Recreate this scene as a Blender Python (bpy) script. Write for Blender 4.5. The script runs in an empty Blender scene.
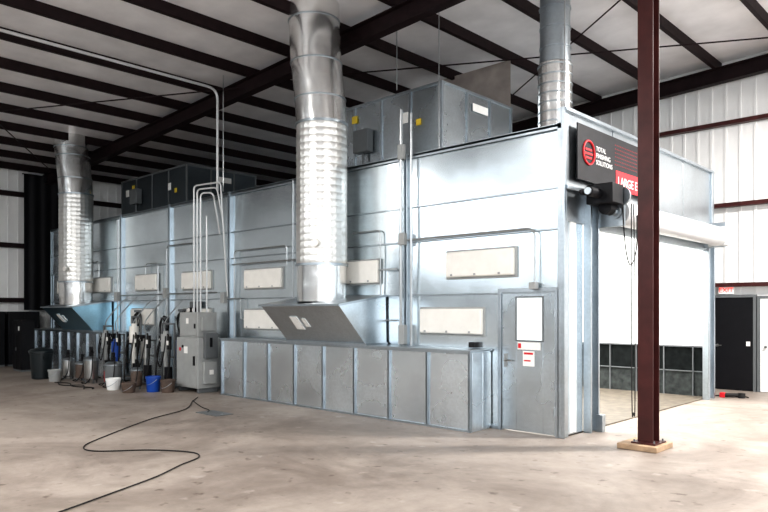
import bpy, bmesh, math, random
from mathutils import Vector, Matrix
random.seed(4)
scene = bpy.context.scene
COL = scene.collection

# ------------------------------------------------------------ materials
def new_mat(name):
    m = bpy.data.materials.new(name); m.use_nodes = True
    nt = m.node_tree
    return m, nt, nt.nodes['Principled BSDF']

def plain(name, col, rough=0.5, metal=0.0, emis=None, estr=0.0, var=0.12, scale=6.0, bump=0.0, spec=0.5):
    m, nt, b = new_mat(name)
    tc = nt.nodes.new('ShaderNodeTexCoord')
    n = nt.nodes.new('ShaderNodeTexNoise'); n.inputs['Scale'].default_value = scale
    n.inputs['Detail'].default_value = 5
    nt.links.new(tc.outputs['Object'], n.inputs['Vector'])
    r = nt.nodes.new('ShaderNodeValToRGB')
    r.color_ramp.elements[0].position = 0.3; r.color_ramp.elements[1].position = 0.7
    r.color_ramp.elements[0].color = tuple(max(0, c*(1-var)) for c in col)+(1,)
    r.color_ramp.elements[1].color = tuple(min(1, c*(1+var)) for c in col)+(1,)
    nt.links.new(n.outputs['Fac'], r.inputs['Fac'])
    nt.links.new(r.outputs['Color'], b.inputs['Base Color'])
    b.inputs['Roughness'].default_value = rough
    b.inputs['Metallic'].default_value = metal
    b.inputs['Specular IOR Level'].default_value = spec
    if emis:
        b.inputs['Emission Color'].default_value = tuple(emis)+(1,)
        b.inputs['Emission Strength'].default_value = estr
    if bump:
        bp = nt.nodes.new('ShaderNodeBump'); bp.inputs['Strength'].default_value = bump
        nt.links.new(n.outputs['Fac'], bp.inputs['Height'])
        nt.links.new(bp.outputs['Normal'], b.inputs['Normal'])
    return m

def galv(name, col, rough=0.32, wav=0.25, wscale=1.1, spangle=0.10, metal=0.95, spmix=0.16):
    m, nt, b = new_mat(name)
    N = nt.nodes.new; L = nt.links.new
    tc = N('ShaderNodeTexCoord')
    v = N('ShaderNodeTexVoronoi'); v.inputs['Scale'].default_value = 30
    L(tc.outputs['Object'], v.inputs['Vector'])
    n = N('ShaderNodeTexNoise'); n.inputs['Scale'].default_value = 1.1; n.inputs['Detail'].default_value = 4
    L(tc.outputs['Object'], n.inputs['Vector'])
    sep = N('ShaderNodeSeparateColor'); L(v.outputs['Color'], sep.inputs['Color'])
    mix = N('ShaderNodeMath'); mix.operation = 'MULTIPLY_ADD'
    L(sep.outputs[0], mix.inputs[0]); mix.inputs[1].default_value = spmix; L(n.outputs['Fac'], mix.inputs[2])
    r = N('ShaderNodeValToRGB')
    r.color_ramp.elements[0].position = 0.35; r.color_ramp.elements[1].position = 0.85
    r.color_ramp.elements[0].color = tuple(c*(1-spangle*1.6) for c in col)+(1,)
    r.color_ramp.elements[1].color = tuple(min(1, c*(1+spangle)) for c in col)+(1,)
    L(mix.outputs[0], r.inputs['Fac']); L(r.outputs['Color'], b.inputs['Base Color'])
    rr = N('ShaderNodeMapRange'); L(n.outputs['Fac'], rr.inputs['Value'])
    rr.inputs['To Min'].default_value = rough-0.04; rr.inputs['To Max'].default_value = rough+0.06
    L(rr.outputs['Result'], b.inputs['Roughness'])
    b.inputs['Metallic'].default_value = metal
    w = N('ShaderNodeTexNoise'); w.inputs['Scale'].default_value = wscale; w.inputs['Detail'].default_value = 0.6
    L(tc.outputs['Object'], w.inputs['Vector'])
    bp = N('ShaderNodeBump'); bp.inputs['Strength'].default_value = wav; bp.inputs['Distance'].default_value = 0.12
    L(w.outputs['Fac'], bp.inputs['Height']); L(bp.outputs['Normal'], b.inputs['Normal'])
    return m

def floor_mat():
    m, nt, b = new_mat('concrete_floor')
    N = nt.nodes.new; L = nt.links.new
    tc = N('ShaderNodeTexCoord')
    n1 = N('ShaderNodeTexNoise'); n1.inputs['Scale'].default_value = 0.5; n1.inputs['Detail'].default_value = 9; n1.inputs['Roughness'].default_value = 0.64; n1.inputs['Distortion'].default_value = 0.8
    n2 = N('ShaderNodeTexNoise'); n2.inputs['Scale'].default_value = 4; n2.inputs['Detail'].default_value = 9; n2.inputs['Roughness'].default_value = 0.75
    L(tc.outputs['Object'], n1.inputs['Vector']); L(tc.outputs['Object'], n2.inputs['Vector'])
    r = N('ShaderNodeValToRGB')
    e = r.color_ramp.elements
    e[0].position = 0.36; e[0].color = (0.215, 0.178, 0.152, 1)
    e[1].position = 0.62; e[1].color = (0.375, 0.325, 0.285, 1)
    L(n1.outputs['Fac'], r.inputs['Fac'])
    r2 = N('ShaderNodeValToRGB'); e = r2.color_ramp.elements
    e[0].position = 0.34; e[0].color = (0.74, 0.73, 0.72, 1); e[1].position = 0.6; e[1].color = (1.0, 1.0, 1.0, 1)
    L(n2.outputs['Fac'], r2.inputs['Fac'])
    mx = N('ShaderNodeMix'); mx.data_type = 'RGBA'; mx.blend_type = 'MULTIPLY'; mx.inputs[0].default_value = 0.8
    L(r.outputs['Color'], mx.inputs[6]); L(r2.outputs['Color'], mx.inputs[7])
    v = N('ShaderNodeTexNoise'); v.inputs['Scale'].default_value = 5; v.inputs['Detail'].default_value = 7
    L(tc.outputs['Object'], v.inputs['Vector'])
    r3 = N('ShaderNodeValToRGB'); e = r3.color_ramp.elements
    e[0].position = 0.28; e[0].color = (0.45, 0.41, 0.38, 1); e[1].position = 0.37; e[1].color = (1, 1, 1, 1)
    L(v.outputs['Fac'], r3.inputs['Fac'])
    mx2 = N('ShaderNodeMix'); mx2.data_type = 'RGBA'; mx2.blend_type = 'MULTIPLY'; mx2.inputs[0].default_value = 0.9
    L(mx.outputs[2], mx2.inputs[6]); L(r3.outputs['Color'], mx2.inputs[7])
    v2 = N('ShaderNodeTexNoise'); v2.inputs['Scale'].default_value = 3.1; v2.inputs['Detail'].default_value = 6
    L(tc.outputs['Object'], v2.inputs['Vector'])
    r4 = N('ShaderNodeValToRGB'); e = r4.color_ramp.elements
    e[0].position = 0.65; e[0].color = (0, 0, 0, 1); e[1].position = 0.72; e[1].color = (.35, .35, .35, 1)
    L(v2.outputs['Fac'], r4.inputs['Fac'])
    mx3 = N('ShaderNodeMix'); mx3.data_type = 'RGBA'
    L(r4.outputs['Color'], mx3.inputs[0]); L(mx2.outputs[2], mx3.inputs[6]); mx3.inputs[7].default_value = (.5,.45,.41,1)
    L(mx3.outputs[2], b.inputs['Base Color'])
    mr = N('ShaderNodeMapRange'); L(n2.outputs['Fac'], mr.inputs['Value'])
    mr.inputs['To Min'].default_value = 0.42; mr.inputs['To Max'].default_value = 0.62
    L(mr.outputs['Result'], b.inputs['Roughness'])
    b.inputs['Specular IOR Level'].default_value = 0.4
    bp = N('ShaderNodeBump'); bp.inputs['Strength'].default_value = 0.1; bp.inputs['Distance'].default_value = 0.02
    L(n2.outputs['Fac'], bp.inputs['Height']); L(bp.outputs['Normal'], b.inputs['Normal'])
    return m

M = {}
M['galv'] = galv('galvanised_sheet', (0.75, 0.825, 0.87), 0.22, 0.22, 0.8, spmix=.16)
M['galvp'] = galv('galvanised_plenum_sheet', (0.76, 0.83, 0.88), 0.26, 0.16, 1.1, spmix=.16)
M['galv2'] = galv('galvanised_frame', (0.44, 0.49, 0.53), 0.32, 0.1, 3)
M['unit'] = galv('unit_casing_metal', (0.56, 0.62, 0.66), 0.26, 0.25, 1.2)
M['header'] = galv('header_metal', (0.46, 0.50, 0.53), 0.30, 0.25, 1.2)
M['galvd'] = galv('dull_galvanised', (0.40, 0.44, 0.47), 0.40, 0.2, 1.5)
M['duct'] = galv('duct_metal', (0.82, 0.82, 0.81), 0.22, 0.28, 2.2, 0.06)
M['quilt'] = galv('quilted_foil', (0.74, 0.735, 0.71), 0.40, 0.05, 6, 0.06)
M['hood'] = galv('hood_metal', (0.64, 0.70, 0.74), 0.28, 0.22, 1.3)
M['hood2'] = galv('hood_metal_blue', (0.36, 0.58, 0.70), 0.30, 0.2, 1.5)
M['white'] = plain('white_liner', (0.9, 0.91, 0.9), 0.45, var=0.02)
M['fixture'] = plain('fixture_enamel', (0.84, 0.82, 0.77), 0.4, var=0.04)
M['roll'] = plain('curtain_roll_enamel', (0.54, 0.55, 0.56), 0.35, var=0.04)
M['siding'] = plain('white_siding', (0.84, 0.84, 0.83), 0.5, var=0.04, scale=1.5)
M['reflband'] = plain('grey_reflection_band', (0.30, 0.33, 0.36), 0.6, var=0.1, scale=1.5)  # dark grey for the added reflection band behind the camera
M['insul'] = plain('roof_insulation', (0.86, 0.85, 0.86), 0.26, var=0.10, scale=1.4, bump=0.8)
M['red'] = plain('red_oxide_steel', (0.055, 0.015, 0.014), 0.42, var=0.25, scale=4, spec=.3)
M['purlin'] = plain('purlin_steel', (0.016, 0.008, 0.009), 0.6, var=0.25, spec=.2)
M['black'] = plain('black_paint', (0.008, 0.008, 0.010), 0.5, spec=.25)
M['rubber'] = plain('black_rubber', (0.013, 0.012, 0.012), 0.6, spec=.3)
M['cab'] = plain('cabinet_grey', (0.34, 0.35, 0.345), 0.4, var=0.06)
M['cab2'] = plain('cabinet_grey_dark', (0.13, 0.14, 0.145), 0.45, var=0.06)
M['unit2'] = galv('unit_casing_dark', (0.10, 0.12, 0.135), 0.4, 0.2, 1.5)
M['pvc'] = plain('conduit_grey', (0.60, 0.61, 0.61), 0.35, 0.3, var=0.05)
M['conduit'] = plain('emt_conduit', (0.50, 0.52, 0.53), 0.3, 0.9, var=0.08)
M['paper'] = plain('paper_label', (0.85, 0.84, 0.81), 0.7, var=0.03)
M['redp'] = plain('red_print', (0.62, 0.015, 0.025), 0.5, var=0.05)
M['banner'] = plain('banner_vinyl', (0.016, 0.016, 0.019), 0.5, var=0.2, spec=.3)
M['wt'] = plain('white_print', (0.85, 0.85, 0.85), 0.5, var=0.02)
M['wood'] = plain('pale_grout_block', (0.36, 0.25, 0.16), 0.8, var=0.2, scale=12)
M['binp'] = plain('black_bin_plastic', (0.008, 0.014, 0.017), 0.4)
M['blue'] = plain('blue_plastic', (0.01, 0.07, 0.36), 0.4)
M['pot'] = plain('stainless_pot', (0.35, 0.35, 0.34), 0.3, 0.9)
M['rust'] = plain('stained_drum', (0.10, 0.07, 0.055), 0.6, var=0.4)
M['yellow'] = plain('warning_yellow', (0.75, 0.55, 0.05), 0.5)
M['filter'] = plain('filter_media_dark', (0.010, 0.012, 0.012), 0.9, var=0.4, scale=9, spec=.1)
M['filter2'] = plain('filter_media', (0.045, 0.050, 0.049), 0.9, var=0.4, scale=9, spec=.1)
M['glass'] = plain('lit_window_glass', (0.85, 0.9, 0.9), 0.1, emis=(0.9, 1, 1), estr=0.5, var=0.02)
M['glowpanel'] = plain('added_glow_panel', (0.9, 0.9, 0.9), 0.4, emis=(0.86, 0.94, 1), estr=3.0, var=0.02)  # emission for added panels that the booth metal reflects
M['exit'] = plain('exit_lettering', (0.8, 0.03, 0.02), 0.5, emis=(1, 0.05, 0.03), estr=1.5)
M['lens'] = plain('fill_lamp_lens', (1, 1, 1), 0.5, emis=(1, 0.98, 0.95), estr=6)  # emitting disc of the added fill lamps
M['floor'] = floor_mat()
M['boothfloor'] = plain('booth_floor', (0.13, 0.11, 0.085), 0.6, var=0.3)
M['plastic'] = plain('dusty_sheeting', (0.36, 0.31, 0.28), 0.6, var=0.25, scale=2, bump=0.6)

# ------------------------------------------------------------ builder
def group(name, loc=(0, 0, 0)):
    e = bpy.data.objects.new(name, None); e.location = loc
    e.empty_display_size = 0.2
    COL.objects.link(e); return e

class P:
    def __init__(s): s.bm = bmesh.new()
    def box(s, x0, x1, y0, y1, z0, z1):
        vs = [s.bm.verts.new((x, y, z)) for z in (z0, z1) for y in (y0, y1) for x in (x0, x1)]
        for f in ((0,2,3,1),(4,5,7,6),(0,1,5,4),(2,6,7,3),(0,4,6,2),(1,3,7,5)):
            s.bm.faces.new([vs[i] for i in f])
        return s
    def hexa(s, pts):
        vs = [s.bm.verts.new(p) for p in pts]
        for f in ((0,3,2,1),(4,5,6,7),(0,1,5,4),(1,2,6,5),(2,3,7,6),(3,0,4,7)):
            s.bm.faces.new([vs[i] for i in f])
        return s
    def quad(s, pts):
        s.bm.faces.new([s.bm.verts.new(p) for p in pts]); return s
    def rings(s, rings, cap=True, close=True):
        prev = None; first = None
        for ring in rings:
            vs = [s.bm.verts.new(p) for p in ring]
            if prev:
                n = len(vs)
                for i in range(n):
                    j = (i+1) % n
                    s.bm.faces.new([prev[i], prev[j], vs[j], vs[i]])
            else: first = vs
            prev = vs
        if cap:
            s.bm.faces.new(first[::-1]); s.bm.faces.new(prev)
        return s
    def cyl(s, a, b, r1, r2=None, n=24, cap=True):
        if r2 is None: r2 = r1
        a = Vector(a); b = Vector(b); d = (b-a).normalized()
        u = d.orthogonal().normalized(); w = d.cross(u)
        rs = []
        for p, r in ((a, r1), (b, r2)):
            rs.append([p + (u*math.cos(t)+w*math.sin(t))*r for t in [2*math.pi*i/n for i in range(n)]])
        return s.rings(rs, cap)
    def lathe(s, c, prof, n=28):
        c = Vector(c)
        return s.rings([[c+Vector((r*math.cos(t), r*math.sin(t), z)) for t in [2*math.pi*i/n for i in range(n)]] for r, z in prof])
    def tube(s, pts, r, n=8):
        pts = [Vector(p) for p in pts]
        rs = []; up = None
        for i, p in enumerate(pts):
            if i == 0: d = pts[1]-p
            elif i == len(pts)-1: d = p-pts[i-1]
            else: d = (pts[i+1]-p).normalized()+(p-pts[i-1]).normalized()
            d.normalize()
            if up is None: up = d.orthogonal().normalized()
            up = (up - d*up.dot(d))
            if up.length < 1e-4: up = d.orthogonal()
            up.normalize()
            w = d.cross(up)
            rs.append([p+(up*math.cos(t)+w*math.sin(t))*r for t in [2*math.pi*k/n for k in range(n)]])
        return s.rings(rs)
    def done(s, name, mat, parent=None, bevel=0.0, smooth=True):
        me = bpy.data.meshes.new(name)
        off = Vector(parent.location) if parent else Vector((0, 0, 0))
        for v in s.bm.verts: v.co -= off
        bmesh.ops.recalc_face_normals(s.bm, faces=s.bm.faces)
        s.bm.to_mesh(me); s.bm.free()
        me.materials.append(M[mat])
        if smooth:
            for p in me.polygons: p.use_smooth = True
            me.set_sharp_from_angle(angle=math.radians(32))
        o = bpy.data.objects.new(name, me); COL.objects.link(o)
        if parent: o.parent = parent
        if bevel:
            b = o.modifiers.new('bevel', 'BEVEL'); b.width = bevel; b.segments = 2; b.limit_method = 'ANGLE'
        return o

def arc(p0, p1, p2, n=6):
    p0, p1, p2 = map(Vector, (p0, p1, p2))
    return [p0*(1-t)**2+p1*2*t*(1-t)+p2*t*t for t in [i/n for i in range(n+1)]]
def bendpath(pts, r=0.12):
    pts = [Vector(p) for p in pts]; out = [pts[0]]
    for i in range(1, len(pts)-1):
        a = (pts[i-1]-pts[i]); b = (pts[i+1]-pts[i])
        ra = min(r, a.length*0.45); rb = min(r, b.length*0.45)
        out += arc(pts[i]+a.normalized()*ra, pts[i], pts[i]+b.normalized()*rb)
    out.append(pts[-1]); return out
def catmull(pts, n=8):
    pts = [Vector(p) for p in pts]; q = [pts[0]]+pts+[pts[-1]]; out = []
    for i in range(1, len(q)-2):
        for k in range(n):
            t = k/n
            a, b, c, d = q[i-1], q[i], q[i+1], q[i+2]
            out.append(0.5*((2*b)+(c-a)*t+(2*a-5*b+4*c-d)*t*t+(3*b-a-3*c+d)*t**3))
    out.append(pts[-1]); return out
def text(name, body, size, loc, rot, mat, parent, ext=0.002):
    cu = bpy.data.curves.new(name, 'FONT'); cu.body = body; cu.size = size; cu.extrude = ext
    cu.materials.append(M[mat])
    o = bpy.data.objects.new(name, cu); COL.objects.link(o)
    o.rotation_euler = rot; o.parent = parent
    o.location = Vector(loc)-Vector(parent.location)
    return o

# ------------------------------------------------------------ room
def roof_z(x): return 7.45+0.045*x
P().box(-20, 16, -13, 8, -0.2, 0).done('floor', 'floor', smooth=False)
p = P(); p.hexa([(-20,-13,roof_z(-20)),(16,-13,roof_z(16)),(16,8,roof_z(16)),(-20,8,roof_z(-20)),
                 (-20,-13,roof_z(-20)+.1),(16,-13,roof_z(16)+.1),(16,8,roof_z(16)+.1),(-20,8,roof_z(-20)+.1)])
p.done('ceiling', 'insul')
wb = group('wall_back', (0, 7.9, 0))
def slopewall(p, y0, y1, x0, x1, z0=0):
    p.hexa([(x0,y0,z0),(x1,y0,z0),(x1,y1,z0),(x0,y1,z0),(x0,y0,roof_z(x0)+.03),(x1,y0,roof_z(x1)+.03),(x1,y1,roof_z(x1)+.03),(x0,y1,roof_z(x0)+.03)])
p = P(); slopewall(p, 7.9, 8.0, -20, 16); p.done('sheeting', 'siding', wb)
p = P()
for i in range(116):
    x = -19.8+i*0.305
    p.box(x, x+0.05, 7.88, 7.9, 0, roof_z(x))
p.done('siding_ribs', 'siding', wb)
p = P()
for z in (2.35, 4.15, 6.0): p.box(-20, 16, 7.72, 7.88, z-0.03, z+0.06)
p.done('girts', 'red', wb)
wl = group('wall_left', (-19.6, 0, 0))
P().box(-19.7, -19.6, -13, 8, 0, 6.65).done('sheeting', 'siding', wl)
p = P()
for i in range(68):
    y = -12.9+i*0.305
    p.box(-19.6, -19.575, y, y+0.05, 0, 6.5)
p.done('siding_ribs', 'siding', wl)
p = P()
for z in (2.1, 3.9, 5.6): p.box(-19.58, -19.4, -13, 8, z-0.05, z+0.1)
p.done('girts', 'purlin', wl)
wf = group('wall_front_unseen', (-10, -13, 0))  # unseen partial wall, placed to keep light off the left and bounce fill
p = P(); slopewall(p, -13.1, -13.0, -20, 3); p.done('sheeting', 'siding', wf)
P().box(-20, 3, -13.0, -12.97, 1.2, 4.0).done('reflection_band', 'reflband', wf)  # unseen dark band added to give the metal reflections contrast
p = P()
for x in (-15,-11.5,-8,-4.5,-1): p.box(x, x+2.9, -12.99, -12.96, 4.3, 6.3)
p.done('added_glow_panels', 'glowpanel', wf)  # unseen glowing panels added to put highlights on the upper booth sheets
p = P()
for z in (2.1, 4.2, 6.3): p.box(-20, 3, -12.95, -12.8, z-0.05, z+0.05)
p.done('girts', 'purlin', wf)

rf = group('roof_frame', (0, 0, 6.5))
p = P()
x = -19.2
while x < 15:
    z = roof_z(x)
    p.box(x-0.012, x+0.012, -13, 7.9, z-0.20, z)
    p.box(x-0.07, x+0.012, -13, 7.9, z-0.21, z-0.195)
    x += 1.45
p.done('purlins', 'purlin', rf)
p = P()
for y in (0.15, 7.6, -7.6):
    for (a, b) in ((0.20, 0.22), (0.52, 0.54)):
        p.hexa([(-19.5,y-.1,roof_z(-19.5)-b),(15,y-.1,roof_z(15)-b),(15,y+.1,roof_z(15)-b),(-19.5,y+.1,roof_z(-19.5)-b),
                (-19.5,y-.1,roof_z(-19.5)-a),(15,y-.1,roof_z(15)-a),(15,y+.1,roof_z(15)-a),(-19.5,y+.1,roof_z(-19.5)-a)])
    p.hexa([(-19.5,y-.01,roof_z(-19.5)-.53),(15,y-.01,roof_z(15)-.53),(15,y+.01,roof_z(15)-.53),(-19.5,y+.01,roof_z(-19.5)-.53),
            (-19.5,y-.01,roof_z(-19.5)-.21),(15,y-.01,roof_z(15)-.21),(15,y+.01,roof_z(15)-.21),(-19.5,y+.01,roof_z(-19.5)-.21)])
p.done('rafters', 'purlin', rf)
p = P()
p.tube([(-18.5,-7,6.25),(-8,0.1,6.75)], 0.015, 6)
p.tube([(-18.5,0.1,6.25),(-8,-7,6.75)], 0.015, 6)
p.tube([(-7.5,0.2,6.8),(3,7.5,7.2)], 0.015, 6)
p.tube([(-7.5,7.5,6.8),(3,0.2,7.2)], 0.015, 6)
p.done('bracing_rods', 'purlin', rf)
P().tube([(-8.2,-.2,4.43),(-8.2,-.2,7.0)],.012,6).tube([(-3.9,.8,5.95),(-3.9,.8,7.2)],.010,6).tube([(-2.8,.7,4.5),(-2.8,.7,7.2)],.008,6).tube([(-.3,.6,4.66),(-.3,.6,7.4)],.009,6).tube([(-.15,3.5,4.66),(-.15,3.5,7.4)],.009,6).done('hanger_rods','conduit',rf)

# doors in back wall
d = group('door_1', (-0.1, 7.85, 0))
P().box(-.50,.34,7.80,7.86,0.01,2.08).done('leaf','black',d,0.005)
P().box(-.56,-.50,7.78,7.88,0,2.14).box(.34,.40,7.78,7.88,0,2.14).box(-.5,.34,7.78,7.88,2.08,2.14).done('frame','cab2',d)
P().cyl((-.40,7.74,1.0),(-.40,7.80,1.0),0.03).cyl((-.42,7.74,1.0),(-.30,7.74,1.0),0.012).done('handle','pot',d)
P().box(.20,.28,7.79,7.80,1.0,1.1).done('label','paper',d)
d = group('door_2', (1.1, 7.85, 0))
P().box(.48,1.9,7.80,7.86,0.01,2.05).done('leaf','white',d,0.005)
P().box(.42,.48,7.78,7.88,0,2.11).box(1.9,1.96,7.78,7.88,0,2.11).box(.48,1.9,7.78,7.88,2.05,2.11).done('frame','cab2',d)
P().cyl((.6,7.74,1.0),(.6,7.80,1.0),0.03).done('handle','pot',d)
ex = group('exit_sign', (-.2,7.8,2.2))
P().box(-.38,-.06,7.79,7.86,2.16,2.34).done('housing','white',ex,0.005)
text('lettering','EXIT',0.15,(-.37,7.785,2.2),(math.pi/2,0,0),'exit',ex)
P().box(-.3,-.14,7.81,7.87,2.34,2.40).done('bracket','cab',ex)

# ------------------------------------------------------------ paint booth
L0 = -18.5; W = 6.1; H = 4.42
bo = group('paint_booth', (-9, 3, 0))
posts = [-2.91-2.64*i for i in range(6)]
edges = [0.0]+posts+[L0]
p = P()
p.box(L0, -1.02, 0.06, 0.10, 0, 4.3).box(-1.02,-.08,0.06,0.10,2.1,4.3).box(-.08,-0.02,0.06,0.10,0,4.3)
p.box(L0, -0.02, W-.1, W-.04, 1.03, 4.3)
p.box(L0, L0+.05, .1, W-.1, 0, 4.3)
p.box(L0, -0.02, .06, W-.04, 4.3, 4.34)
p.done('inner_liner','white',bo)
P().box(L0, -0.01, .1, W-.1, 0.002, 0.02).done('booth_floor','boothfloor',bo)
P().box(L0,-0.02,W-.12,W-.05,0.53,1.03).done('filter_bank_dark','filter',bo)
P().box(L0,-0.02,W-.12,W-.05,0.02,.53).done('filter_bank','filter2',bo)
p = P()
x = -0.3
while x > -12:
    p.box(x-.010,x+.010,W-.16,W-.12,0.02,1.05); x -= 0.6
p.box(-12,-0.02,W-.16,W-.12,0.52,0.54).box(-12,-.02,W-.16,W-.12,1.03,1.06)
p.done('filter_rails','cab2',bo)
p = P()
zs = [0.0, 2.05, 2.95, 3.53, 4.38]
def sheet(x0, x1, z0, z1):
    d = [random.uniform(-.012,.012) for _ in range(4)]
    p.hexa([(x0,d[0],z0),(x1,d[1],z0),(x1,.06,z0),(x0,.06,z0),(x0,d[2],z1),(x1,d[3],z1),(x1,.06,z1),(x0,.06,z1)])
for i in range(len(edges)-1):
    x1 = edges[i]-0.04; x0 = edges[i+1]+0.04
    for k in range(4):
        if i == 0 and k == 0:
            sheet(x0, -1.06, 0, zs[1]-.006); continue
        if k == 0:
            xm = (x0+x1)/2
            sheet(x0, xm-.004, zs[k]+.006, zs[k+1]-.006)
            sheet(xm+.004, x1, zs[k]+.006, zs[k+1]-.006)
        else:
            sheet(x0, x1, zs[k]+.006, zs[k+1]-.006)
p.done('side_panels','galv',bo,0.004)
p = P()
for i in range(len(edges)-1):
    x1 = edges[i]-0.04; x0 = edges[i+1]+0.04
    for k in (1,2,3):
        p.box(x0, x1, -0.035, 0.0, zs[k]-.012, zs[k]+.012)
for x in posts:
    p.box(x-.045, x-.02, -.07, .06, 0, H+.02); p.box(x+.02, x+.045, -.07, .06, 0, H+.02)
    p.box(x-.02,x+.02,-.02,.06,0,H)
p.box(L0, 0.0, -.05, .06, H-.04, H).box(L0,0,-.05,-.035,H-.07,H+.01)
p.box(L0-.05, L0, -.05, .1, 0, H)
p.box(-1.06,-1.0,-.05,.06,0,2.12).box(-.10,-.04,-.05,.06,0,2.12).box(-1.0,-.1,-.05,.06,2.06,2.12)
p.box(L0,-1.06,-.03,0,0,.05)
p.done('side_frame','galv2',bo,0.003)
P().box(L0-.06,L0,0,W,0,H).box(L0,0,W-.04,W,0,H).box(L0,0,0.06,W-.04,4.34,4.40).done('rear_panels','galv',bo)
p = P()
p.box(-.06,.0,-.05,.05,0,4.65).box(0,.05,-.05,-.02,0,4.65).box(0,.02,-.02,.12,0,4.65)
p.box(.0,.12,.60,.64,0,3.5).box(.0,.12,.84,.88,0,3.5).box(.0,.03,.64,.84,0,3.5)
p.box(.0,.12,5.62,5.66,0,3.5).box(.0,.04,5.66,5.95,0,3.5).box(.0,.12,5.95,6.0,0,3.5).box(-.05,.06,6.0,6.12,0,4.65)
p.box(-.02,.07,-.02,6.12,4.60,4.65).box(-.02,.08,.0,6.12,3.50,3.56)
p.done('front_frame','galv2',bo,0.003)
p = P()
for i in range(4):
    a = .05+i*1.49; b_ = a+1.48
    d0,d1 = random.uniform(-.01,.01), random.uniform(-.01,.01)
    p.hexa([(-.05,a,3.06),(0.02+d0,a,3.06),(0.02+d1,b_,3.06),(-.05,b_,3.06),(-.05,a,4.61),(.02-d1,a,4.61),(.02-d0,b_,4.61),(-.05,b_,4.61)])
p.done('header_panels','header',bo,0.003)
P().box(-.06,-.01,.12,.60,0,3.5).done('front_panels','galv',bo,0.003)
P().box(-.01,.012,.20,.36,0.05,3.4).done('edge_white_strip','white',bo)  # plain white strip in the recess, no emission
P().box(0.02,.10,.88,5.62,2.98,3.10).done('opening_lintel','galvd',bo,0.004)
def plenum(x0, x1):
    p = P(); n = 8; w = (x1-x0)/n
    for i in range(n):
        a,b=[random.uniform(-.010,.004) for _ in range(2)]
        p.hexa([(x0+i*w+.02,-.55+a,.03),(x0+(i+1)*w-.02,-.55+b,.03),(x0+(i+1)*w-.02,-.53,.03),(x0+i*w+.02,-.53,.03),
                (x0+i*w+.02,-.55-a,1.17),(x0+(i+1)*w-.02,-.55-b,1.17),(x0+(i+1)*w-.02,-.53,1.17),(x0+i*w+.02,-.53,1.17)])
    p.box(x0,x1,-.53,-.05,0.0,1.18)
    p.box(x1-.005,x1+.01,-.51,-.27,.03,1.16).box(x1-.005,x1+.01,-.24,-.03,.03,1.16)
    p.done('plenum_panels','galvp',bo,0.003)
    p = P()
    for i in range(n+1):
        x = x0+i*w
        p.box(x-.02,x-.008,-.585,-.53,0,1.19).box(x+.008,x+.02,-.585,-.53,0,1.19)
    p.box(x0-.03,x1+.03,-.60,-.03,1.18,1.205).box(x0,x1,-.59,-.53,1.15,1.18).box(x0,x1,-.58,-.53,0,.03)
    for i in range(n*6):
        x = x0+(i+.5)*w/6
        p.cyl((x,-.592,1.193),(x,-.604,1.193),.008,n=6)
    p.done('plenum_frame','galv2',bo)
plenum(-7.7,-1.2); plenum(-18.4,-13.2)
p = P(); q = P()
fx = [(-2.03,-.77,2.32),(-2.58,-1.34,1.42),(-4.80,-3.56,2.28),(-7.59,-6.30,2.26),(-7.59,-6.30,1.40),(-10.2,-8.95,2.3),
      (-12.6,-11.45,2.32),(-12.85,-11.65,1.42),(-15.4,-14.15,2.32),(-17.9,-16.7,2.32),(-10.2,-8.95,1.42),(-17.9,-16.7,1.42)]
for a,b,z in fx:
    p.box(a,b,-.09,0,z,z+.40)
    q.box(a-.03,b+.03,-.035,0,z-.03,z+.43)
    for k in range(3): q.box(a+.1+k*.45, a+.14+k*.45,-.10,-.09,z+.02,z+.05)
p.done('light_covers','fixture',bo,0.02); q.done('light_cover_flanges','cab',bo,0.004)
p = P()
p.tube(bendpath([(-2.85,-.08,2.98),(-.4,-.08,2.98),(-.4,-.08,2.15)],.15),.016)
p.tube([(-2.75,-.10,1.2),(-2.75,-.10,5.1)],.022); p.tube([(-2.98,-.10,1.2),(-2.98,-.10,5.2)],.028)
p.tube(bendpath([(-3.05,-.1,2.5),(-3.5,-.1,2.5)]),.016)
p.tube(bendpath([(-8.0,-.10,2.8),(-5.2,-.10,2.8),(-5.2,-.10,2.3)],.1),.016)
p.tube([(-13.9,-.08,2.2),(-8.6,-.08,2.2)],.016)
p.tube([(-5.9,-.08,1.25),(-5.9,-.08,4.4)],.016)
p.tube(bendpath([(-7.95,-.08,1.2),(-7.95,-.08,3.1),(-6.1,-.08,3.1),(-6.1,-.08,2.7)],.1),.014)
p.tube(bendpath([(-8.3,-.08,2.05),(-7.7,-.08,2.05),(-7.7,-.08,1.6),(-7.6,-.08,1.6)],.06),.014)
p.tube(bendpath([(-10.9,-.08,.5),(-10.9,-.08,3.4),(-9.6,-.08,3.4),(-9.6,-.08,2.7)],.1),.014)
p.tube(bendpath([(-11.35,-.08,.5),(-11.35,-.08,3.0),(-12.0,-.08,3.0),(-12.0,-.08,2.7)],.1),.014)
p.tube([(-13.6,-.08,1.2),(-13.6,-.08,4.3)],.018)
p.tube(bendpath([(-16.4,-.08,2.2),(-16.4,-.08,3.2),(-14.8,-.08,3.2),(-14.8,-.08,2.75)],.1),.014)
p.tube(bendpath([(-3.1,-.06,1.62),(-3.5,-.06,1.62),(-3.5,-.06,3.2),(-4.2,-.06,3.2)],.1),.014)
p.done('wall_conduits','conduit',bo)
P().box(-2.99,-2.87,-.16,-.05,1.22,1.55).box(-2.99,-2.87,-.16,-.07,2.9,3.1).box(-3.02,-2.9,-.15,-.07,4.35,4.6).box(-.47,-.36,-.14,-.05,2.1,2.2).box(-8.4,-8.25,-.15,0,1.95,2.2).box(-13.68,-13.5,-.15,0,2.05,2.3).box(-10.98,-10.82,-.15,0,2.1,2.35).done('junction_boxes','cab',bo,0.004)
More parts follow.
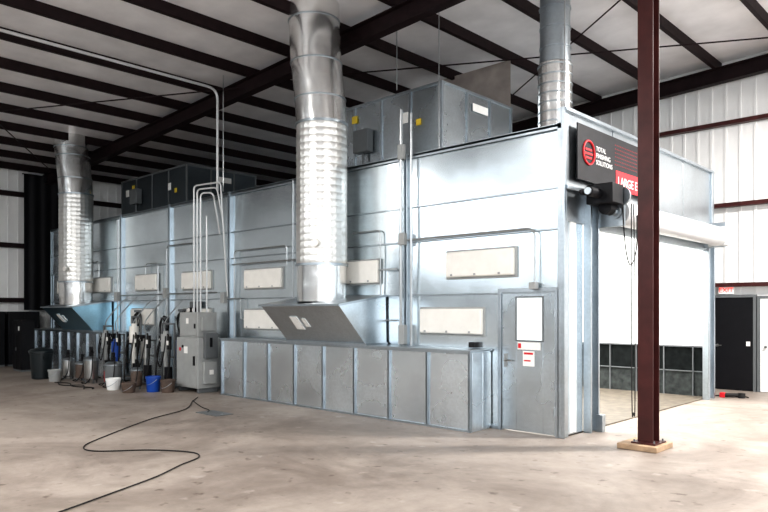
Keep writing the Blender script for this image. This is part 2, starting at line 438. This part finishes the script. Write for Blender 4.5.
P().box(-1.55,-1.44,-.12,0,1.22,1.3).done('cable_gland','rubber',bo)

# access door
ad = group('access_door', (-.55,0,0))
P().box(-.99,-.745,-.03,.03,.02,2.05).box(-.30,-.11,-.03,.03,.02,2.05).box(-.745,-.30,-.03,.03,.02,1.36).box(-.745,-.30,-.03,.03,1.98,2.05).done('leaf','unit',ad,0.003)
P().box(-.745,-.30,-.012,.012,1.36,1.98).done('window_pane','glass',ad)
P().box(-.755,-.735,-.04,-.03,1.34,2.0).box(-.31,-.29,-.04,-.03,1.34,2.0).box(-.735,-.31,-.04,-.03,1.34,1.36).box(-.735,-.31,-.04,-.03,1.98,2.0).done('window_trim','cab2',ad)
P().box(-.72,-.34,-.035,-.03,1.22,1.33).box(-.63,-.44,-.035,-.03,.98,1.2).done('notice','paper',ad)
P().box(-.71,-.66,-.038,-.035,1.24,1.31).box(-.61,-.46,-.038,-.035,1.15,1.18).box(-.61,-.5,-.038,-.035,1.05,1.07).done('notice_print','redp',ad)
P().box(-.95,-.90,-.045,-.03,.95,1.15).cyl((-.925,-.08,1.05),(-.925,-.03,1.05),.015).tube([(-.925,-.08,1.05),(-.8,-.08,1.05)],.011).done('lever_handle','pot',ad)
P().cyl((-.105,-.045,.3),(-.105,-.045,.42),.014).cyl((-.105,-.045,1.7),(-.105,-.045,1.82),.014).done('hinges','galvd',ad)

# roll up door
rd = group('roll_up_door',(.35,3,3.2))
P().cyl((.36,.95,3.23),(.36,5.38,3.23),.185,n=40).done('curtain_roll','roll',rd)
P().cyl((.36,.78,3.23),(.36,.95,3.23),.06).box(.0,.5,.88,.92,3.02,3.5).box(.0,.5,5.40,5.44,3.02,3.5).done('end_brackets','galvd',rd,0.004)
P().box(.17,.55,5.38,5.48,3.04,3.42).done('end_cap','roll',rd,0.03)
P().box(.12,.52,.45,.80,3.32,3.60).cyl((.32,.62,3.28),(.32,.95,3.28),.10).box(.14,.2,.2,.62,3.44,3.5).cyl((.30,.16,3.46),(.30,.5,3.46),.07).done('operator_motor','black',rd,0.01)
P().cyl((.46,.84,3.45),(.46,.88,3.45),.14,n=30).cyl((.36,.84,3.23),(.36,.87,3.23),.10).cyl((.30,.14,3.46),(.30,.16,3.46),.05).done('chain_sprocket','galvd',rd)
p = P()
p.tube(catmull([(.55,1.0,3.35),(.56,.98,2.0),(.56,1.0,.40),(.56,1.05,.30),(.56,1.1,.40),(.56,1.10,2.0),(.55,1.08,3.35)]),.008,6)
p.tube(catmull([(.55,.7,3.3),(.56,.78,2.7),(.56,.95,2.45),(.56,1.15,2.7),(.55,1.2,3.2)]),.010,6)
p.done('hand_chain','rubber',rd)
P().tube([(.14,5.58,0.02),(.14,5.58,3.1)],.02).box(.10,.2,.80,.9,.0,.25).done('guide_rail','galvd',rd)

# banner
bn = group('banner_sign',(.12,1.5,4.0))
P().box(.10,.12,.2,2.95,3.66,4.46).done('panel','banner',bn,0.003)
P().box(.04,.10,.5,.6,4.1,4.3).box(.04,.10,2.5,2.6,4.1,4.3).done('mounting_brackets','galvd',bn)
P().box(.12,.124,1.42,2.95,3.66,3.96).done('red_field','redp',bn)
p = P(); p.tube([(.13,.52+.17*math.cos(t),4.08+.17*math.sin(t)) for t in [2*math.pi*i/30 for i in range(31)]],.016,6)
p.box(.12,.13,.42,.62,4.11,4.14).box(.12,.13,.40,.64,4.05,4.08).box(.12,.13,.43,.61,3.99,4.02)
p.done('logo','redp',bn)
text('tagline','TOTAL\nFINISHING\nSOLUTIONS',.10,(.122,.76,4.15),(math.pi/2,0,math.pi/2),'wt',bn)
text('headline','LARGE EQUIPMENT',.19,(.127,1.48,3.74),(math.pi/2,0,math.pi/2),'wt',bn)
p = P()
for i in range(26):
    for k in range(6):
        p.box(.12,.123,1.40+i*.06,1.412+i*.06,4.04+k*.06,4.052+k*.06)
p.done('dot_pattern','redp',bn)

# ------------------------------------------------------------ ducts
def big_duct(name, X, ztop, hm='hood'):
    g = group(name,(X,-.6,1.2))
    R=.455; n=48
    p = P()
    p.hexa([(X-1.03,-.55,1.21),(X+1.06,-.55,1.21),(X+1.06,-.03,1.21),(X-1.03,-.03,1.21),
            (X-1.08,-1.15,1.88),(X+1.04,-1.15,1.88),(X+1.04,-.03,2.05),(X-1.08,-.03,2.05)])
    p.done('hood',hm,g,0.006)
    P().hexa([(X-1.11,-1.18,1.865),(X+1.07,-1.18,1.865),(X+1.07,-.01,2.035),(X-1.11,-.01,2.035),
              (X-1.11,-1.18,1.90),(X+1.07,-1.18,1.90),(X+1.07,-.01,2.07),(X-1.11,-.01,2.07)]).box(X-1.06,X+1.09,-.58,-.03,1.205,1.235).done('hood_flanges','galv2',g)
    P().hexa([(X-.45,-.79,1.45),(X-.25,-.79,1.45),(X-.25,-.75,1.45),(X-.45,-.75,1.45),(X-.45,-.99,1.68),(X-.25,-.99,1.68),(X-.25,-.95,1.68),(X-.45,-.95,1.68)]).hexa([(X-.15,-.83,1.50),(X-.05,-.83,1.50),(X-.05,-.79,1.50),(X-.15,-.79,1.50),(X-.15,-.96,1.65),(X-.05,-.96,1.65),(X-.05,-.92,1.65),(X-.15,-.92,1.65)]).done('hood_labels','paper',g)
    P().cyl((X,-.6,1.95),(X,-.6,2.62),R-.01,n=n).done('duct_collar','duct',g)
    p = P()
    for z in (2.6,): p.cyl((X,-.6,z-.02),(X,-.6,z+.02),R+.02,n=n)
    p.cyl((X,-.6,5.08),(X,-.6,5.12),R+.02,n=n)
    p.done('duct_bands','galv2',g)
    p = P(); rs=[]; nz=200; z0=2.62; z1=5.1
    nn=96
    for i in range(nz+1):
        z=z0+(z1-z0)*i/nz; ring=[]
        a=abs(math.sin(math.pi*(z-z0)/.124))**.7
        for k in range(nn):
            t=2*math.pi*k/nn
            b=abs(math.sin(t*12))**.7
            r=R-.004+.009*a*b
            ring.append((X+r*math.cos(t),-.6+r*math.sin(t),z))
        rs.append(ring)
    p.rings(rs); p.done('quilted_sleeve','quilt',g)
    pts=[(0,5.1),(-.03,5.55),(-.10,6.2),(-.14,ztop-.15),(-.14,ztop+.25)]
    p=P()
    def ring(dx,z,r): return [(X+dx*.72+r*math.cos(2*math.pi*k/n),-.6+dx*.69+r*math.sin(2*math.pi*k/n),z) for k in range(n)]
    p.rings([ring(dx,z,R) for i,(dx,z) in enumerate(pts)])
    p.done('upper_duct','duct',g)
    p=P()
    for dx,z in pts[1:4]:
        p.rings([ring(dx,z-.012,R+.012),ring(dx,z+.012,R+.012)])
    p.done('upper_bands','galv2',g)
    P().cyl((X+.32,-1.0,2.95),(X+.36,-1.07,2.95),.06).done('inspection_port','fixture',g)
    return g
big_duct('exhaust_duct',-4.44,7.1)
big_duct('exhaust_duct.001',-15.13,6.6,'hood2')
g = group('roof_stack',(-.8,1.2,4.4))
P().lathe((-.8,1.2,4.4),[(.27,0),(.27,1.35),(.25,1.37)],32).done('stack_pipe','duct',g)
p=P()
for k in range(9): p.cyl((-.8,1.2,4.5+k*.15),(-.8,1.2,4.52+k*.15),.28,n=32)
p.done('stack_rings','galvd',g)
P().lathe((-.8,1.2,5.76),[(.25,0),(.25,.05),(.24,.2),(.24,1.66)],32).done('upper_stack','galvd',g)
p=P()
for k in range(5): p.cyl((-.8,1.2,6.0+k*.32),(-.8,1.2,6.02+k*.32),.255,n=32)
p.done('upper_stack_rings','galv2',g)

# ------------------------------------------------------------ air units
def air_unit(name,x0,x1,y0,y1,z1,mat='galvd',seam='galv2'):
    z0=4.44
    g=group(name,((x0+x1)/2,(y0+y1)/2,z0))
    P().box(x0,x1,y0,y1,z0+.08,z1).done('casing',mat,g,0.01)
    p=P()
    p.box(x0-.03,x1+.03,y0-.03,y1+.03,z1-.03,z1+.01).box(x0-.03,x1+.03,y0-.03,y1+.03,z0,z0+.10)
    for x in [x0+(x1-x0)*i/4 for i in range(5)]: p.box(x-.02,x+.02,y0-.025,y0,z0+.1,z1)
    for y in [y0+(y1-y0)*i/3 for i in range(4)]: p.box(x1,x1+.025,y-.02,y+.02,z0+.1,z1)
    p.done('seams',seam,g)
    P().box(x0+.7,x0+.85,y0-.03,y0-.02,z1-.35,z1-.2).box(x1-.6,x1-.48,y0-.03,y0-.02,z1-.7,z1-.58).done('warning_labels','yellow',g)
    P().box(x1-.95,x1-.8,y0-.03,y0-.02,z1-.6,z1-.4).box(x1+.025,x1+.03,y0+.9,y0+1.4,z1-.35,z1-.2).box(x0+.3,x0+.5,y0-.03,y0-.02,z1-.5,z1-.3).done('data_plates','paper',g)
    P().box(x0+.9,x0+1.3,y0-.2,y0-.02,z0+.5,z0+.95).tube([(x0+1.1,y0-.1,z0+.5),(x0+1.1,y0-.1,z0)],.03).done('control_box','cab2',g,0.01)
air_unit('air_makeup_unit',-6.0,-2.97,1.0,3.25,5.95,'unit')
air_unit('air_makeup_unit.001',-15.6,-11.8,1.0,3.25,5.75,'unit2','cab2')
g=group('dust_sheet',(-3.3,3.5,5.9))
P().quad([(-7,3.6,7.1),(-3.2,3.6,7.1),(-3.2,3.6,4.5),(-7,3.6,4.5)]).done('sheet','plastic',g)

# ------------------------------------------------------------ steel column
g=group('steel_column',(1.15,.15,0))
def ibeam(p,x,y,z0,z1,w=.20,dp=.21,t=.014):
    p.box(x-w/2,x+w/2,y-dp/2,y-dp/2+t,z0,z1).box(x-w/2,x+w/2,y+dp/2-t,y+dp/2,z0,z1).box(x-t/2,x+t/2,y-dp/2+t,y+dp/2-t,z0,z1)
p=P(); ibeam(p,1.15,.15,.09,7.0); p.done('shaft','red',g)
P().box(.99,1.31,-.03,.33,.07,.09).done('base_plate','red',g,0.003)
P().box(.85,1.37,-.14,.40,0,.07).done('grout_pad','wood',g,0.008)
p=P()
for sx in (-.13,.13):
    for sy in (-.14,.14): p.cyl((1.15+sx,.15+sy,.07),(1.15+sx,.15+sy,.12),.012,n=8)
p.done('anchor_bolts','cab2',g)

# ------------------------------------------------------------ electrical cabinet
g=group('electrical_cabinet',(-8.65,-.55,0))
P().box(-9.10,-8.2,-.83,-.28,.10,1.20).box(-9.05,-8.3,-.78,-.3,1.20,1.75).done('enclosure','cab',g,0.012)
P().box(-9.07,-9.0,-.80,-.31,0,.10).box(-8.3,-8.23,-.80,-.31,0,.10).box(-8.2,-8.1,-.7,-.4,.75,1.3).done('legs_and_disconnect','cab2',g,0.004)
P().box(-9.06,-8.24,-.845,-.83,.14,1.16).box(-9.02,-8.33,-.795,-.78,1.24,1.71).box(-8.2,-8.12,-.72,-.40,.2,.68).box(-8.3,-8.24,-.7,-.4,1.35,1.65).done('cabinet_doors','cab',g,0.006)
P().box(-8.34,-8.30,-.875,-.845,.6,.8).box(-8.4,-8.36,-.815,-.795,1.4,1.5).box(-8.1,-8.06,-.6,-.56,1.0,1.2).cyl((-8.8,-.86,1.0),(-8.8,-.845,1.0),.03).done('handles','black',g)
P().box(-8.75,-8.6,-.85,-.845,.85,1.0).box(-8.75,-8.65,-.80,-.795,1.5,1.62).box(-8.118,-8.11,-.6,-.5,.4,.5).done('labels','paper',g)
P().box(-8.95,-8.88,-.85,-.845,.9,.97).done('warning_label','redp',g)
p=P()
for k,(x,xe) in enumerate(((-9.0,-8.15),(-8.86,-8.3),(-8.72,-8.45))):
    top=4.62-.10*k
    p.tube(bendpath([(x,-.45,1.74),(x,-.45,top),(xe,-.30,top),(xe,-.12,(2.1,3.7,3.5)[k])],.10),.02)
p.tube([(-8.55,-.4,1.74),(-8.55,-.4,3.9)],.02)
p.done('conduit_risers','pvc',g)
g=group('ceiling_conduit',(-8.35,-.3,6.8))
P().tube(bendpath([(-8.35,-.25,4.46),(-8.35,-.25,6.72),(-8.35,-8.5,6.72)],.25),.03).done('pipe','pvc',g)

# ------------------------------------------------------------ pots, clutter
def pot(name,x,y,s=1.0,mat='pot',rot=0.5,fat=1.0):
    g=group(name,(x,y,0)); f=s*fat
    P().lathe((x,y,.08*s),[(.13*f,0),(.17*f,.03*s),(.175*f,.42*s),(.17*f,.45*s)]).done('tank',mat,g)
    P().lathe((x,y,.53*s),[(.19*f,0),(.19*f,.03*s),(.13*f,.08*s),(.05*f,.10*s)]).done('lid','galvd',g)
    p=P()
    for a in range(4):
        t=a*math.pi/2+rot
        p.box(x+.14*f*math.cos(t)-.015,x+.14*f*math.cos(t)+.015,y+.14*f*math.sin(t)-.015,y+.14*f*math.sin(t)+.015,0,.12*s)
        p.cyl((x+.185*f*math.cos(t),y+.185*f*math.sin(t),.48*s),(x+.185*f*math.cos(t),y+.185*f*math.sin(t),.62*s),.012*s,n=8)
    p.done('legs_and_clamps','cab2',g)
    P().cyl((x,y,.63*s),(x,y,.85*s),.045*s).cyl((x-.08*s,y,.72*s),(x+.10*s,y,.72*s),.02*s).cyl((x+.1*s,y-.03,.76*s),(x+.1*s,y-.06,.76*s),.04*s).done('agitator_and_regulator','black',g)
    P().tube(catmull([(x+.1*s,y,.72*s),(x+.2*s,y-.05,.6*s),(x+.22*s,y-.1,.2),(x+.15*s,y-.2,.02),(x-.1,y-.2,.02),(x-.2,y,.02)]),.012,6).done('fluid_hose','rubber',g)
spots=[(-9.95,-1.35,.8,'rust',.9),(-10.8,-1.5,.95,'cab2',1.15),(-11.35,-1.35,.65,'redp',1.0),(-12.0,-1.5,1.05,'pot',.9),(-12.75,-1.4,.8,'rust',1.2),(-13.4,-1.5,.9,'pot',1.0)]
for i,(x,y,s,mt,f) in enumerate(spots):
    pot('paint_pressure_pot' if i==0 else 'paint_pressure_pot.%03d'%i,x,y,s,mt,random.uniform(0,1.5),f)
def pump(name,x,y,h=1.3,w=.26,mz=0,mm='cab'):
    g=group(name,(x,y,0))
    P().box(x-w-.04,x-w,y-.2,y-.16,0,h).box(x+w,x+w+.04,y-.2,y-.16,0,h).box(x-w-.04,x+w+.04,y-.22,y+.1,0.04,.08).box(x-w-.04,x+w+.04,y-.2,y-.16,h-.04,h).box(x-w-.04,x+w+.04,y-.2,y-.16,.7,.74).done('stand','cab2',g,0.004)
    P().cyl((x,y-.24,.75+mz),(x,y-.24,1.15+mz),.11).cyl((x,y-.24,.3),(x,y-.24,.75+mz),.05).cyl((x,y-.24,1.15+mz),(x,y-.24,1.22+mz),.06).done('air_motor',mm,g)
    P().cyl((x+.2,y-.26,.9),(x+.2,y-.26,1.2),.05).box(x-.28,x-.12,y-.26,y-.2,.95,1.2).cyl((x-.2,y-.28,1.1),(x-.2,y-.26,1.1),.05).cyl((x+.15,y-.26,.1),(x+.15,y-.26,.5),.09).done('filter_and_gauge','black',g)
    P().cyl((x-.2,y-.285,1.1),(x-.2,y-.28,1.1),.042).box(x+.16,x+.24,y-.315,y-.305,1.0,1.1).done('gauge_dial','paper',g)
    P().tube(catmull([(x,y-.24,.3),(x+.2,y-.35,.15),(x+.26,y-.3,.5),(x+.3,y-.3,1.0),(x+.2,y-.3,1.25)]),.018,6).tube(catmull([(x-.2,y-.3,.95),(x-.3,y-.3,.6),(x-.28,y-.35,.1),(x-.1,y-.35,.03)]),.018,6).tube(catmull([(x-.1,y-.3,1.2),(x-.2,y-.36,.8),(x,y-.38,.5),(x+.15,y-.36,.9),(x+.1,y-.3,1.2)]),.014,6).done('hoses','rubber',g)
    P().tube(catmull([(x-.05,y-.2,1.2),(x-.3,y-.1,1.5),(x-.25,y+.2,1.9),(x-.2,y+.45,2.15)]),.014,6).done('air_supply_line','conduit',g)
for i,(x,h,w,mz,mm) in enumerate(((-9.65,1.5,.26,.1,'cab'),(-10.5,1.1,.32,-.1,'pot'),(-11.2,1.65,.2,.25,'fixture'),(-12.05,1.2,.3,-.15,'blue'),(-12.75,1.4,.24,.05,'cab'))):
    pump('paint_pump_stand' if i==0 else 'paint_pump_stand.%03d'%i,x,-.55-.06*(i%2),h,w,mz,mm)
g=group('hose_coils',(-10.4,-.15,1.4))
p=P()
for cx,cz,r in ((-10.05,1.5,.20),(-10.9,1.35,.20),(-12.3,1.5,.18)):
    for k in range(4):
        p.tube([(cx+(r-.025*k)*math.cos(t)+.02*math.sin(3*t+k),-.14-.02*k,cz+(r*1.5-.02*k)*math.sin(t)) for t in [2*math.pi*i/24 for i in range(25)]],.014,6)
p.done('coils','rubber',g)
P().box(-10.15,-9.95,-.2,0,1.76,1.82).box(-11.0,-10.8,-.2,0,1.56,1.62).box(-12.4,-12.2,-.2,0,1.74,1.80).done('hooks','cab2',g)
g=group('air_regulator_panel',(-9.5,-.1,1.7))
P().box(-9.75,-9.35,-.12,-.05,1.5,2.0).done('backboard','cab2',g,0.005)
P().cyl((-9.65,-.2,1.8),(-9.65,-.12,1.8),.06).cyl((-9.45,-.2,1.8),(-9.45,-.12,1.8),.06).cyl((-9.55,-.17,1.4),(-9.55,-.17,1.7),.05).done('gauges','black',g)
P().cyl((-9.65,-.205,1.8),(-9.65,-.2,1.8),.05).cyl((-9.45,-.205,1.8),(-9.45,-.2,1.8),.05).done('gauge_faces','paper',g)
g=group('air_hose',(-11.5,-2.1,0))
p=P()
p.tube(catmull([(-12.7,-2.1,.015),(-12.2,-1.95,.015),(-11.5,-2.15,.015),(-10.9,-1.95,.015),(-10.65,-2.05,.015)]),.014,6)
p.tube(catmull([(-12.6,-2.0,.04),(-12.2,-2.2,.015),(-11.8,-2.2,.015),(-11.3,-2.0,.04),(-10.75,-2.2,.015)]),.012,6)
p.done('hose','rubber',g)
g=group('trash_bin',(-14.0,-1.95,0))
P().lathe((-14.0,-1.95,0),[(.20,0),(.23,.02),(.28,.66),(.30,.67),(.30,.70)]).done('body','binp',g)
P().lathe((-14.0,-1.95,.70),[(.31,0),(.31,.03),(.25,.08),(.08,.11)]).done('lid','binp',g)
P().tube([(-13.72,-2.0,.6),(-13.66,-2.0,.56),(-13.72,-2.0,.50)],.015).tube([(-14.28,-1.9,.6),(-14.34,-1.9,.56),(-14.28,-1.9,.5)],.015).done('side_handles','binp',g)
def bucket(name,x,y,mat,h=.34):
    g=group(name,(x,y,0))
    P().lathe((x,y,0),[(.13,0),(.135,.01),(.155,h-.05),(.165,h-.05),(.165,h),(.15,h),(.148,h-.02)]).done('pail',mat,g)
    P().tube([(x+.165*math.cos(t),y-.165*abs(math.sin(t))*.9,h-.06-.12*math.sin(t)) for t in [math.pi*i/12 for i in range(13)]],.005,6).done('bail_handle','galvd',g)
bucket('bucket',-9.25,-1.31,'blue'); bucket('bucket.001',-9.5,-1.75,'rust',.22); bucket('bucket.002',-13.1,-1.95,'cab',.30); bucket('bucket.003',-10.25,-1.75,'white',.26)
bucket('bucket.004',-8.9,-1.15,'rust',.28)
def locker(name,y0,y1):
    g=group(name,(-19.2,(y0+y1)/2,0))
    P().box(-19.4,-18.9,y0,y1,.05,1.75).done('body','black',g,0.008)
    ym=(y0+y1)/2
    P().box(-18.9,-18.88,y0+.02,ym-.01,.08,1.72).box(-18.9,-18.88,ym+.01,y1-.02,.08,1.72).done('doors','black',g,0.004)
    P().box(-18.88,-18.86,ym-.05,ym-.03,.8,.95).box(-18.88,-18.86,ym+.03,ym+.05,.8,.95).done('handles','cab2',g)
    P().box(-19.4,-18.9,y0,y1,0,.05).done('plinth','cab2',g)
locker('storage_cabinet',-1.2,-.25); locker('storage_cabinet.001',-2.25,-1.3); locker('storage_cabinet.002',-3.3,-2.35)
g=group('storage_cabinet.003',(-16.8,-1.3,0))
P().box(-17.2,-16.5,-1.6,-1.25,.05,1.5).done('body','black',g,0.008)
P().box(-17.18,-16.86,-1.62,-1.6,.08,1.47).box(-16.84,-16.52,-1.62,-1.6,.08,1.47).done('doors','black',g)
P().box(-17.2,-16.5,-1.6,-1.25,0,.05).box(-16.9,-16.88,-1.64,-1.62,.6,.7).done('plinth_and_handle','cab2',g)
P().box(-16.72,-16.62,-1.626,-1.62,1.2,1.32).done('posted_note','paper',g)
g=group('shade_sheet',(-19.3,0,3))  # black sheet stands in for the dark shading beside the booth end
p=P()
ys=[-.60+i*.02 for i in range(73)]
for i in range(len(ys)-1):
    a=-19.32+.015*math.sin(ys[i]*18); b=-19.32+.015*math.sin(ys[i+1]*18)
    p.quad([(a,ys[i],1.8),(b,ys[i+1],1.8),(b,ys[i+1],6.3),(a,ys[i],6.3)])
p.done('shade_sheet_folds','black',g)
P().tube([(-19.32,-.65,6.3),(-19.32,.9,6.3)],.02).done('shade_sheet_bar','black',g)

# floor items
g=group('power_cable',(-4,-4,0))
P().tube(catmull([(-7.6,-1.2,.012),(-7.11,-1.61,.012),(-6.26,-2.27,.012),(-5.68,-3.24,.012),(-4.74,-4.40,.012),(-4.25,-4.90,.012),(-3.83,-4.94,.012),(-3.39,-4.43,.012),(-2.90,-4.14,.012),(-2.57,-4.22,.012),(-2.34,-4.60,.012),(-2.03,-5.07,.012),(-1.73,-5.70,.012),(-1.47,-6.27,.012),(-1.2,-6.9,.012)],10),.008).tube(catmull([(-7.11,-1.61,.03),(-6.3,-1.9,.012),(-5.9,-2.0,.012),(-5.7,-2.15,.012)]),.007).done('cord','rubber',g)
g=group('floor_access_plate',(-5.5,-2.1,0))
P().box(-5.85,-5.2,-2.3,-1.95,0.0,.008).done('plate','cab2',g)
P().cyl((-5.75,-2.12,.008),(-5.75,-2.12,.014),.02).cyl((-5.3,-2.12,.008),(-5.3,-2.12,.014),.02).done('bolts','galvd',g)
g=group('air_grinder',(.35,6.35,0))
P().cyl((.2,6.3,.05),(.5,6.4,.06),.04).cyl((.5,6.4,.01),(.5,6.4,.10),.07).done('body','rubber',g)
P().box(.12,.22,6.25,6.35,0,.10).done('trigger_grip','redp',g,0.01)
P().tube(catmull([(.2,6.3,.05),(.0,6.35,.015),(.1,6.6,.015),(.4,6.7,.015),(.6,6.5,.015)]),.012,6).done('hose','rubber',g)

# ------------------------------------------------------------ lights
def area(name,loc,size,power,col=(1,1,1),rot=(0,0,0)):
    l=bpy.data.lights.new(name,'AREA'); l.shape='RECTANGLE'; l.size=size[0]; l.size_y=size[1]; l.energy=power; l.color=col
    o=bpy.data.objects.new(name,l); COL.objects.link(o); o.location=loc; o.rotation_euler=rot; return o
area('booth_interior_light',(-4.5,3.05,4.25),(8.5,4.5),1000,(1,.99,.97))
def fill_lamp(name,x,y,pw):  # invented lamp out of view, added to brighten the hall
    z=roof_z(x)-.9
    g=group(name,(x,y,z))
    P().lathe((x,y,z),[(.28,0),(.27,.02),(.12,.25),(.10,.40),(.03,.45)]).done('reflector','cab',g)
    P().cyl((x,y,z+.45),(x,y,roof_z(x)),.01,n=8).done('hanger','conduit',g)
    P().cyl((x,y,z-.005),(x,y,z+.005),.26).done('lens','lens',g)
    area(name+'_light',(x,y,z-.05),(.5,.5),pw,(1,.965,.93))
fill_lamp('added_fill_lamp',5.5,-4,450); fill_lamp('added_fill_lamp.001',-3.5,-9,500); fill_lamp('added_fill_lamp.002',4.5,3.6,1250)  # added fill, the strongest lifts the wall on the right
fill_lamp('added_fill_lamp.003',-11,-9.5,300)
w=bpy.data.worlds.new('world'); scene.world=w; w.use_nodes=True
bg=w.node_tree.nodes['Background']; bg.inputs['Color'].default_value=(.95,.975,1,1); bg.inputs['Strength'].default_value=2.45

# ------------------------------------------------------------ camera
cd=bpy.data.cameras.new('camera'); cam=bpy.data.objects.new('camera',cd); COL.objects.link(cam)
cd.lens=31.83; cd.sensor_width=36; cd.shift_y=54/768
cam.location=(4.756,-8.654,1.8)
fwd=Vector((-.6891,.7247,0)); cam.rotation_euler=fwd.to_track_quat('-Z','Y').to_euler()
scene.camera=cam
scene.view_settings.view_transform='Standard'
try: scene.view_settings.look='Medium High Contrast'
except Exception as e: print('look', e)
